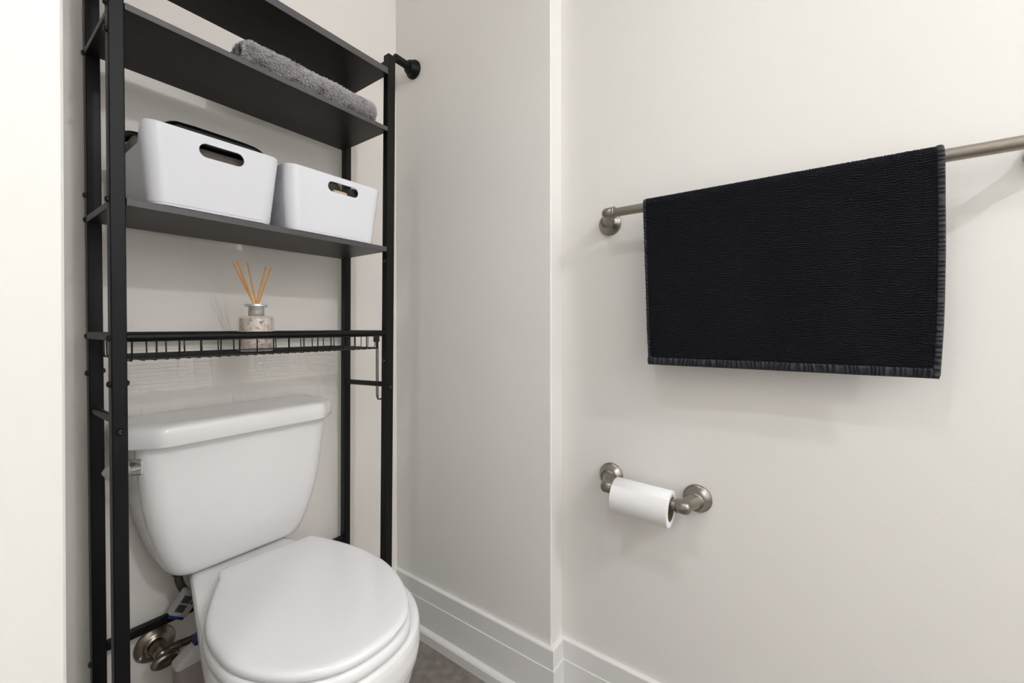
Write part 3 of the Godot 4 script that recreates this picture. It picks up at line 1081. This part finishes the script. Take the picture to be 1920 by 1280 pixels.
	for w in 2:
		var tr := PackedVector3Array()
		var gr := PackedInt32Array()
		var sl: PackedVector3Array = loops[w][0]
		var bd: PackedVector3Array = loops[w][1]
		for k in m2:
			var k2 := (k + 1) % m2
			if w == 0:
				tr.append_array([bd[k], bd[k2], sl[k2], bd[k], sl[k2], sl[k]])
			else:
				tr.append_array([bd[k], sl[k2], bd[k2], bd[k], sl[k], sl[k2]])
			gr.append(-1); gr.append(-1)
			# fill the panel's corners
			var ca := TAU * (k + 0.5) / m2
			var cb := TAU * (k + 1.5) / m2
			for c in 4:
				var ang := PI / 4 + c * PI / 2
				if ca < ang and cb > ang:
					var corner: Vector3 = loops[w][2][[0, 1, 2, 3][c]]
					tr.append_array([bd[k], corner, bd[k2]] if w == 1 else [bd[k], bd[k2], corner])
					if w == 0:
						var sz := tr.size()
						var p1 := tr[sz - 2]
						tr[sz - 2] = tr[sz - 1]
						tr[sz - 1] = p1
					gr.append(-1)
		s.add(tr, gr, false)
	var tr3 := PackedVector3Array()
	var gr3 := PackedInt32Array()
	s.group += 1
	for k in m2:
		var k2 := (k + 1) % m2
		var so: PackedVector3Array = loops[0][0]
		var si: PackedVector3Array = loops[1][0]
		tr3.append_array([so[k], so[k2], si[k2], so[k], si[k2], si[k]])
		gr3.append(s.group); gr3.append(s.group)
	s.add(tr3, gr3, false)
	obj("body", s, mats.bin, t)
	# floor of the bin and a slightly inset foot
	var fs := Shape.new()
	var rr := []
	for q in [[0.0, 0.0006, 0.0], [0.0008, 0.0, 0.0], [0.0034, 0.0, 0.0], [0.0036, 0.0014, 0.0], [0.0056, 0.0014, 0.0]]:
		rr.append(at_y(ring2.call(0.0, q[1]), y0 + q[0]))
	fs.loft(rr, true)
	obj("foot_rim", fs, mats.bin, t)


func soft_slab(a: Vector3, b: Vector3, r: float, wob: float, seed_: int, taper := 0.0) -> Shape:
	var f := FastNoiseLite.new()
	f.seed = seed_
	f.frequency = 14.0
	var s := Shape.new()
	var rings := []
	var m := 10
	for i in m * 2 + 1:
		var e := float(i) / (m * 2)
		var ang := -PI / 2 + PI * e
		var inset := r * (1.0 - cos(ang))
		var y := lerpf(a.y + r, b.y - r, e) + r * sin(ang)
		var k := minf(r * 2.2, minf(absf(b.x - a.x), absf(b.z - a.z)) * 0.45)
		var p := fillet([Vector2(a.x + inset, a.z + inset), Vector2(b.x - inset, a.z + inset), Vector2(b.x - inset, b.z - inset), Vector2(a.x + inset, b.z - inset)], [k, k, k, k], 8)
		var ring := PackedVector3Array()
		for q in p:
			var mid := (a.x + b.x) / 2
			var v := Vector3(mid + (q.x - mid) * (1.0 + taper * e), y, q.y)
			var w := f.get_noise_3dv(v) * wob * smoothstep(0.0, 0.4, e)
			ring.append(v + Vector3(0, w, 0))
		rings.append(ring)
	s.loft(rings)
	return s


func pouch_shape() -> Shape:
	# flat pouch with a short strap curling out at its left end
	var s := soft_slab(Vector3(0.2215, 1.2672, -1.012), Vector3(0.3935, 1.3085, -0.873), 0.016, 0.004, 8)
	s.tube(bez(Vector3(0.188, 1.275, -0.992), Vector3(0.194, 1.296, -0.985), Vector3(0.208, 1.294, -0.98), Vector3(0.232, 1.288, -0.975), 10), 0.0085, 12)
	return s


func build_bins() -> void:
	var ys := 1.1515
	make_bin("left white plastic bin, with a shiny black pouch rising over its rim", [0.2015, 0.3905, -0.8575, -1.020], [0.1875, 0.4035, -0.8505, -1.034], ys, 1.2825, [0.2655, 0.3355, 1.2455, 1.2690], 0.034)
	make_bin("right white plastic bin, nothing rising over its rim, beside the right front post", [0.4215, 0.6265, -0.8575, -1.020], [0.4130, 0.6425, -0.8505, -1.034], ys, 1.2835, [0.5000, 0.5745, 1.2485, 1.2705], 0.0)
	# contents of the left bin
	var cl := soft_slab(Vector3(0.2075, ys + 0.006, -1.006), Vector3(0.384, 1.2665, -0.866), 0.009, 0.003, 3, 0.143)
	var fold_up := soft_slab(Vector3(0.1960, 1.245, -1.004), Vector3(0.2190, 1.2850, -0.945), 0.007, 0.002, 4)
	cl.v.append_array(fold_up.v)
	for k in fold_up.g:
		cl.g.append(k + 100 if k >= 0 else k)
	var c := obj("folded_cloth", cl, mats.brown_cloth)
	tag(c, "brown grey folded cloth inside the left white bin, seen through its slot", "cloth")
	var p := obj("pouch", pouch_shape(), mats.gloss_black)
	tag(p, "shiny black pouch lying on the brown cloth and rising over the left bin's rim", "pouch")
	# contents of the right bin, seen through its slot only
	var s := Shape.new()
	s.lathe(Vector3(0.5365, ys + 0.006, -0.902), Vector3.UP, [[0.001, 0], [0.022, 0], [0.0225, 0.002], [0.0225, 0.118], [0.020, 0.1235], [0.001, 0.1245]], 28)
	var j := obj("jar", s, mats.gloss_black)
	tag(j, "black jar seen through the middle of the right bin's slot", "jar")
	c = obj("pouch", soft_slab(Vector3(0.4520, ys + 0.006, -0.998), Vector3(0.5090, 1.2815, -0.888), 0.012, 0.003, 5), mats.dark_grey)
	tag(c, "dark grey pouch left of the black jar inside the right bin", "pouch")
	c = obj("pouch", soft_slab(Vector3(0.5640, ys + 0.006, -0.990), Vector3(0.6205, 1.2810, -0.874), 0.012, 0.003, 6, 0.16), mats.dark_grey)
	tag(c, "dark grey pouch right of the black jar inside the right bin", "pouch")
	s = Shape.new()
	s.box(Vector3(0.538, ys + 0.0565, -0.8690), Vector3(0.034, 0.1015, 0.010), 0.002)
	c = obj("small_box", s, mats.peach)
	tag(c, "pale peach box standing just inside the right bin's slot", "box")


# ---------------------------------------------------------------- reed diffuser
func build_diffuser() -> void:
	var o := Vector3(0.3957, 0.9008, -0.95)
	var t := thing("reed_diffuser", "glass reed diffuser with a flecked print, silver collar and brown reeds on the wire tray", "diffuser", o)
	var s := Shape.new()
	s.lathe(o, Vector3.UP, [[0.001, 0.0], [0.0315, 0.0], [0.0335, 0.002], [0.0338, 0.006], [0.0338, 0.066], [0.0328, 0.0705], [0.030, 0.0725], [0.016, 0.0735], [0.001, 0.0735]], 48)
	obj("bottle", s, mats.glass, t)
	s = Shape.new()
	s.lathe(o, Vector3.UP, [[0.001, 0.006], [0.0295, 0.006], [0.0300, 0.008], [0.0300, 0.066], [0.0285, 0.069], [0.001, 0.070]], 48)
	obj("printed_sleeve", s, mats["print"], t)
	s = Shape.new()
	s.lathe(o, Vector3.UP, [[0.001, 0.0737], [0.0150, 0.0737], [0.0150, 0.091], [0.0158, 0.0925], [0.0213, 0.0930], [0.0215, 0.0938], [0.0215, 0.0968], [0.0210, 0.0976], [0.011, 0.0976], [0.0105, 0.0955], [0.001, 0.095]], 40)
	obj("collar", s, mats.silver, t)
	s = Shape.new()
	s.lathe(o, Vector3.UP, [[0.001, 0.0955], [0.0103, 0.0956], [0.0103, 0.0985], [0.0095, 0.099], [0.001, 0.099]], 24)
	obj("stopper", s, mats.stopper, t)
	var yt := o.y + 0.0988
	for q in [[0.3900, -0.947, 0.3530, 1.0820, -0.950], [0.3925, -0.954, 0.3620, 1.0875, -0.954], [0.3950, -0.948, 0.3795, 1.0840, -0.950], [0.3970, -0.954, 0.4170, 1.0810, -0.953], [0.3985, -0.947, 0.4256, 1.0800, -0.949], [0.4000, -0.951, 0.4290, 1.0790, -0.958]]:
		s = Shape.new()
		var a := Vector3(q[0], yt - 0.001, q[1])
		var b := Vector3(q[2], q[3], q[4])
		s.tube([a, b], 0.00155, 8)
		obj("reed", s, mats.reed, t)


# ---------------------------------------------------------------- rolled grey towel
func spiral_ring(x: float, scale: float, turns: float, seed_: float) -> PackedVector3Array:
	var n := 60
	var outer := []
	var inner := []
	for i in n + 1:
		var f := float(i) / n
		var th := -1.9 + TAU * turns * f
		var rad := lerpf(1.0, 0.36, f)
		var zc := -0.9205
		var yc := 1.4905
		var w := 0.0125
		var wob := 1.0 + 0.03 * sin(th * 3.0 + x * 60.0 + seed_)
		var d := Vector2(cos(th) * 0.0575, sin(th) * 0.0365)
		var po := d * rad * wob
		var ln := po.length()
		var pi_ := po * maxf(0.08, (ln - w) / ln)
		outer.append(Vector3(x, yc + maxf(-0.0365, po.y) * scale - (1.0 - scale) * 0.0365, zc - po.x * scale))
		inner.append(Vector3(x, yc + maxf(-0.0345, pi_.y) * scale - (1.0 - scale) * 0.0365, zc - pi_.x * scale))
	inner.reverse()
	return PackedVector3Array(outer + inner)


func build_grey_towel() -> void:
	var t := thing("rolled_towel", "fluffy grey rolled towel lying on the second wooden shelf", "towel", Vector3(0.5, 1.4530, -0.92))
	var s := Shape.new()
	var rings := []
	var m := 36
	for i in m + 1:
		var f := float(i) / m
		var x := lerpf(0.352, 0.650, f)
		var e := minf(f, 1.0 - f)
		var sc := 1.0 - 0.16 * pow(1.0 - minf(1.0, e / 0.05), 2.0)
		rings.append(spiral_ring(x + 0.002 * sin(i * 1.7), sc, 1.65, 0.0))
	# strips between outer and inner edge close the ends
	s.loft(rings, false, false, false)
	for e in 2:
		var r: PackedVector3Array = rings[0] if e == 0 else rings[m]
		var n := r.size()
		var tr := PackedVector3Array()
		var gr := PackedInt32Array()
		for k in n / 2 - 1:
			var a := r[k]
			var b := r[k + 1]
			var c := r[n - 1 - k]
			var d := r[n - 2 - k]
			tr.append_array([a, b, d, a, d, c] if e == 1 else [a, d, b, a, c, d])
			gr.append(-1); gr.append(-1)
		s.add(tr, gr, false)
	obj("roll", s, mats.fluff, t)
	# pile: short curved tufts all over the outside and the ends
	var tuft := Shape.new()
	var rr := []
	for q in [[0.0, 0.00095, 0.0], [0.0028, 0.00110, 0.0005], [0.0055, 0.0007, 0.0019], [0.0072, 0.0001, 0.0036]]:
		var ring := PackedVector3Array()
		for k in 4:
			var a := TAU * k / 4
			ring.append(Vector3(cos(a) * q[1] + q[2], q[0], sin(a) * q[1]))
		rr.append(ring)
	tuft.loft(rr, false, false, true)
	var mm := MultiMesh.new()
	mm.transform_format = MultiMesh.TRANSFORM_3D
	mm.use_colors = true
	mm.mesh = tuft.mesh()
	var field := FastNoiseLite.new()
	field.seed = 15
	field.frequency = 22.0
	var place := []
	var cols := []
	var nr: int = rings[0].size()
	for i in 27000:
		var on_end := i >= 24500
		var p: Vector3
		var nrm: Vector3
		if on_end:
			var e := 0 if rng.randf() < 0.75 else m
			var r: PackedVector3Array = rings[e]
			var k := rng.randi() % (nr / 2 - 1)
			p = r[k].lerp(r[nr - 1 - k], rng.randf())
			nrm = Vector3(-1.0 if e == 0 else 1.0, 0.2, 0.3).normalized()
		else:
			var u := rng.randf() * m
			var iu := mini(int(u), m - 1)
			var k := rng.randi() % 44
			var r0: PackedVector3Array = rings[iu]
			var r1: PackedVector3Array = rings[iu + 1]
			var fu := u - iu
			var w := rng.randf()
			var a := r0[k].lerp(r1[k], fu)
			var b := r0[k + 1].lerp(r1[k + 1], fu)
			p = a.lerp(b, w)
			nrm = (b - a).cross(r1[k] - r0[k]).normalized()
			var cen := Vector3(p.x, 1.4905, -0.9205)
			if nrm.dot(p - cen) < 0:
				nrm = -nrm
		if p.y < 1.4570 and p.z < -0.875:
			continue
		var fl := field.get_noise_3dv(p) * 5.0
		var along := Vector3(cos(fl), -0.6, sin(fl)).normalized()
		var yv := (nrm + Vector3(rng.randf_range(-0.35, 0.35), rng.randf_range(-0.35, 0.35), rng.randf_range(-0.35, 0.35))).normalized()
		var xv := (along - yv * along.dot(yv)).normalized()
		var zv := xv.cross(yv)
		var sc := rng.randf_range(0.65, 1.05)
		var bs := Basis(xv, yv, zv).scaled_local(Vector3(sc, sc * rng.randf_range(0.6, 0.95), sc))
		var tip := p + bs * Vector3(0.0036, 0.0072, 0)
		if tip.y < 1.4540:
			continue
		place.append(Transform3D(bs, p - nrm * 0.0008))
		var g := rng.randf_range(0.45, 0.64)
		cols.append(Color(g * 1.02, g * 0.965, g * 0.985))
	mm.instance_count = place.size()
	for i in place.size():
		mm.set_instance_transform(i, place[i])
		mm.set_instance_color(i, cols[i])
	var pile := MultiMeshInstance3D.new()
	pile.name = "pile"
	pile.multimesh = mm
	pile.material_override = mats.pile
	pile.set_meta("kind", "stuff")
	t.add_child(pile, true)
	pile.position = -t.position


# ---------------------------------------------------------------- fittings on the right wall
func flange(s: Shape, at: Vector3, axis: Vector3, r: float, neck_r: float) -> void:
	s.lathe(at, axis, [[0.001, 0.0], [r * 0.97, 0.0], [r, 0.001], [r, 0.0045], [r * 0.95, 0.006], [r * 0.90, 0.0066], [r * 0.88, 0.0075], [r * 0.80, 0.0105], [r * 0.66, 0.0145], [lerpf(r * 0.66, neck_r, 0.6), 0.0185], [neck_r * 1.06, 0.023], [neck_r, 0.026], [neck_r * 0.5, 0.026], [0.001, 0.026]], 44)


func capsule_z(s: Shape, c: Vector3, r: float, open_to: float, length: float, round_end := 1.0) -> void:
	# a stub along z: flat at the open end, domed at the other
	var d := Vector3(0, 0, -open_to)
	var prof := [[0.001, -length * 0.5], [r * 0.93, -length * 0.5], [r, -length * 0.5 + 0.001]]
	for k in 7:
		var a := PI / 2 * k / 6
		prof.append([r * cos(a) + 0.0001, length * 0.5 - r * 0.9 + sin(a) * r * 0.9])
	s.lathe(c, d, prof, 30)


func build_wall_hardware() -> void:
	var m: Material = mats.nickel
	# towel bar
	var bx := 0.8717
	var t := thing("towel_bar", "brushed nickel towel bar with round wall flanges on the right wall", "towel bar", Vector3(X2, 1.195, -0.05))
	var s := Shape.new()
	s.tube([Vector3(bx, 1.2012, -0.365), Vector3(bx, 1.2026, 0.275)], 0.0096, 24)
	obj("bar", s, m, t)
	for k in 2:
		var e := Vector3(bx, 1.2020, -0.366) if k == 0 else Vector3(bx, 1.2028, 0.281)
		var f := Vector3(X2, 1.1925, -0.3825) if k == 0 else Vector3(X2, 1.196, 0.281)
		s = Shape.new()
		var ax := (e - f).normalized()
		flange(s, f, Vector3(-1, 0, 0), 0.0268, 0.0135)
		s.tube([f + Vector3(-0.018, 0.001, 0.003 if k == 0 else 0.0), f.lerp(e, 0.6), e], 0.0140, 24, false, 0.0112)
		capsule_z(s, e + Vector3(0, 0, 0.002 if k == 0 else -0.002), 0.0120, 1.0 if k == 0 else -1.0, 0.026)
		obj("mount", s, m, t)
		s = Shape.new()
		var zc := e.z + (0.0165 if k == 0 else -0.0165)
		s.lathe(Vector3(e.x, e.y, zc), Vector3(0, 0, 1), [[0.009, -0.002], [0.0128, -0.002], [0.0131, 0.0], [0.0128, 0.002], [0.009, 0.002]], 26)
		obj("collar", s, m, t)
	# paper holder
	t = thing("paper_holder", "brushed nickel two post toilet paper holder on the right wall", "paper holder", Vector3(X2, 0.595, -0.285))
	var ea := Vector3(bx, 0.5955, -0.3655)
	var eb := Vector3(bx, 0.5895, -0.2035)
	for k in 2:
		var e := ea if k == 0 else eb
		var f := Vector3(X2, 0.6010, -0.3795) if k == 0 else Vector3(X2, 0.5912, -0.1900)
		s = Shape.new()
		flange(s, f, Vector3(-1, 0, 0), 0.0285, 0.0165)
		s.tube([f + Vector3(-0.016, 0, 0), f.lerp(e, 0.55), e], 0.0170, 24, false, 0.0122)
		capsule_z(s, e, 0.0140, 1.0 if k == 0 else -1.0, 0.030)
		obj("mount", s, m, t)
	s = Shape.new()
	s.tube([ea + Vector3(0, 0, 0.010), eb - Vector3(0, 0, 0.010)], 0.0112, 24)
	obj("spindle", s, m, t)
	# roll
	var ra := Vector3(bx, 0.5827, -0.3465)
	var rb := Vector3(bx, 0.5787, -0.2275)
	t = thing("toilet_roll", "white toilet paper roll hanging on the nickel holder", "toilet paper", (ra + rb) / 2)
	var ax := (rb - ra)
	var ln := ax.length()
	ax = ax.normalized()
	s = Shape.new()
	s.lathe(ra, ax, [[0.0243, 0.0], [0.0358, 0.0], [0.0368, 0.001], [0.0368, ln - 0.001], [0.0358, ln], [0.0243, ln], [0.0243, 0.0]], 64)
	var paper := obj("paper", s, mats.paper, t)
	# loose end of the sheet lying along the roll
	s = Shape.new()
	var rings := []
	var u := ax.cross(Vector3.UP).normalized()
	var w := u.cross(ax)
	for i in 20:
		var a := deg_to_rad(lerpf(132.0, 230.0, i / 19.0))
		var ring := PackedVector3Array()
		for q in [[0.0367, 0.0008], [0.0367, ln - 0.0008], [0.03745, ln - 0.0008], [0.03745, 0.0008]]:
			ring.append(ra + ax * q[1] + (u * cos(a) * (1.0 if u.x > 0 else -1.0) + w * sin(a)) * q[0])
		rings.append(ring)
	s.loft(rings, true)
	obj("loose_sheet", s, mats.paper, paper)
	s = Shape.new()
	s.lathe(ra, ax, [[0.0226, 0.0004], [0.0242, 0.0004], [0.0242, ln - 0.0004], [0.0226, ln - 0.0004], [0.0226, 0.0004]], 48)
	obj("core", s, mats.core, t)
	# black peg on the alcove wall
	var pc := Vector3(X1, 1.757, -1.009)
	t = thing("wall_peg", "black round wall peg with a stepped base behind the rack's right front post", "peg", pc)
	s = Shape.new()
	s.lathe(pc, Vector3(-1, 0, 0), [[0.001, 0.0], [0.0275, 0.0], [0.0285, 0.002], [0.0285, 0.008], [0.0265, 0.012], [0.0225, 0.014], [0.0225, 0.018], [0.0195, 0.026], [0.0150, 0.030], [0.001, 0.030]], 36)
	obj("base", s, mats.black_metal, t)
	s = Shape.new()
	s.lathe(pc, Vector3(-1, 0, 0), [[0.001, 0.029], [0.0125, 0.029], [0.0118, 0.034], [0.0118, 0.075], [0.0105, 0.078], [0.001, 0.079]], 24)
	obj("peg", s, mats.black_metal, t)


# ---------------------------------------------------------------- black towel on the bar
var fold := FastNoiseLite.new()


# point and outward normal on the hanging sheet: z along the bar, d = distance down the front from the top of the bar (negative: behind)
func drape(f: float, d: float) -> Array:
	var bx := 0.8717
	var by := 1.2020
	var r := 0.0135
	var z_top := lerpf(-0.2815, 0.1608, f)
	var arc := r * PI / 2
	var p: Vector3
	var n: Vector3
	var down := 0.0
	if d > arc:
		down = d - arc
		p = Vector3(bx - r, by - down, 0)
		n = Vector3(-1, 0, 0)
	elif d < -arc:
		down = -d - arc
		p = Vector3(bx + r, by - down, 0)
		n = Vector3(1, 0, 0)
	else:
		var a := d / r
		n = Vector3(-sin(a), cos(a), 0)
		p = Vector3(bx, by, 0) + n * r
	var g := down / 0.33
	p.x += (0.0075 if d > 0 else -0.002) * g
	var z_low := lerpf(-0.2720, 0.1580, f)
	var bulge := 0.0035 * sin(PI * clampf(g, 0.0, 1.0)) * (f - 0.2)
	p.z = lerpf(z_top, z_low, clampf(g, 0.0, 1.2)) + bulge
	p.x += fold.get_noise_2d(p.z * 100.0, p.y * 60.0) * 0.0055 * smoothstep(0.0, 0.25, g)
	return [p, n]


func sheet(zs: Array, ds: Array, height: Callable) -> ArrayMesh:
	var nz := zs.size()
	var nd := ds.size()
	var v := PackedVector3Array()
	v.resize(nz * nd)
	for j in nd:
		for i in nz:
			var q := drape(zs[i], ds[j])
			v[j * nz + i] = q[0] + q[1] * height.call(zs[i], ds[j], q[0])
	var n := PackedVector3Array()
	n.resize(nz * nd)
	for j in nd:
		for i in nz:
			var a := v[j * nz + mini(i + 1, nz - 1)] - v[j * nz + maxi(i - 1, 0)]
			var b := v[mini(j + 1, nd - 1) * nz + i] - v[maxi(j - 1, 0) * nz + i]
			n[j * nz + i] = b.cross(a).normalized()
	var idx := PackedInt32Array()
	idx.resize((nz - 1) * (nd - 1) * 6)
	var c := 0
	for j in nd - 1:
		for i in nz - 1:
			var o := j * nz + i
			idx[c] = o; idx[c + 1] = o + 1; idx[c + 2] = o + nz + 1
			idx[c + 3] = o; idx[c + 4] = o + nz + 1; idx[c + 5] = o + nz
			c += 6
	var arr := []
	arr.resize(Mesh.ARRAY_MAX)
	arr[Mesh.ARRAY_VERTEX] = v
	arr[Mesh.ARRAY_NORMAL] = n
	arr[Mesh.ARRAY_INDEX] = idx
	var m := ArrayMesh.new()
	m.add_surface_from_arrays(Mesh.PRIMITIVE_TRIANGLES, arr)
	return m


func steps(a: float, b: float, n: int) -> Array:
	var r := []
	for i in n + 1:
		r.append(lerpf(a, b, float(i) / n))
	return r


func build_black_towel() -> void:
	fold.seed = 33
	fold.frequency = 0.05
	fold.fractal_octaves = 2
	var t := thing("hand_towel", "black ribbed terry towel with a gathered satin hem hung over the nickel bar", "towel", Vector3(0.8717, 0.872, -0.06))
	var loops := FastNoiseLite.new()
	loops.seed = 5
	loops.frequency = 0.9
	loops.fractal_octaves = 2
	var fine := FastNoiseLite.new()
	fine.seed = 6
	fine.frequency = 0.35
	fine.fractal_octaves = 1
	var front := 0.329 + 0.0212
	var back := -0.315
	var terry := func(f: float, d: float, p: Vector3) -> float:
		var u := p.z * 1000.0
		var w := d * 1000.0
		var wob := loops.get_noise_2d(u * 0.035, w * 0.05)
		var k := fine.get_noise_2d(u * 0.9, w * 1.3)
		var ph := w / 3.6 + wob * 0.75
		var line := floorf(ph + 0.5)
		var row := 0.5 + 0.5 * cos(TAU * ph)
		var bead := 0.5 + 0.5 * cos(TAU * (u / 3.3 + wob * 2.0 + fposmod(line * 0.618, 1.0)))
		var e := smoothstep(0.0, 0.004, minf(f, 1.0 - f) * 0.44) * smoothstep(0.0, 0.004, front - 0.0145 - d)
		return 0.0010 + e * (0.0019 * pow(row, 0.8) * (0.5 + 0.5 * bead) + 0.0006 * k)
	# front and top in full loop detail, the hidden back coarser
	obj("terry_cloth", sheet(steps(0.013, 0.978, 520), steps(-0.022, front - 0.0145, 640), terry), mats.terry, t)
	obj("terry_cloth", sheet(steps(0.0, 1.0, 40), steps(back, -0.0215, 60), func(_f, _d, _p): return 0.0015), mats.terry, t)
	# an inner face so that the cloth has thickness
	obj("lining", sheet(steps(0.002, 0.998, 30), steps(back + 0.001, front - 0.002, 140), func(_f, _d, _p): return -0.0016), mats.terry, t)
	# hems, gathered across
	var rib := FastNoiseLite.new()
	rib.seed = 9
	rib.frequency = 0.03
	var roundness := func(x: float) -> float:
		return sqrt(maxf(0.0, 1.0 - pow(clampf(absf(x), 0.0, 1.0), 3.0)))
	var hem_low := func(_f: float, d: float, p: Vector3) -> float:
		var u := p.z * 1000.0
		var x := (d - (front - 0.0075)) / 0.0083
		var wv := u / 8.6 + rib.get_noise_1d(u) * 1.6 + (d - front) * 60.0 * rib.get_noise_1d(u * 0.5 + 400.0)
		return -0.0018 + (0.0042 + 0.0019 * sin(TAU * wv) + 0.0005 * sin(TAU * wv * 1.9 + 1.0)) * roundness.call(x)
	obj("hem", sheet(steps(0.0, 0.997, 420), steps(front - 0.0158, front + 0.0008, 14), hem_low), mats.satin, t)
	for k in 2:
		var f0 := 0.0 if k == 0 else 0.977
		var f1 := 0.0155 if k == 0 else 1.0
		var hem_side := func(f: float, d: float, _p: Vector3) -> float:
			var x := (f - (f0 + f1) / 2) / ((f1 - f0) / 2)
			var u := d * 1000.0
			var wv := u / 8.6 + rib.get_noise_1d(u + 90.0 + k * 300.0) * 1.6
			return -0.0018 + (0.0042 + 0.0017 * sin(TAU * wv)) * roundness.call(x)
		obj("hem", sheet(steps(f0, f1, 12), steps(-0.05, front - 0.0035, 300), hem_side), mats.satin, t)
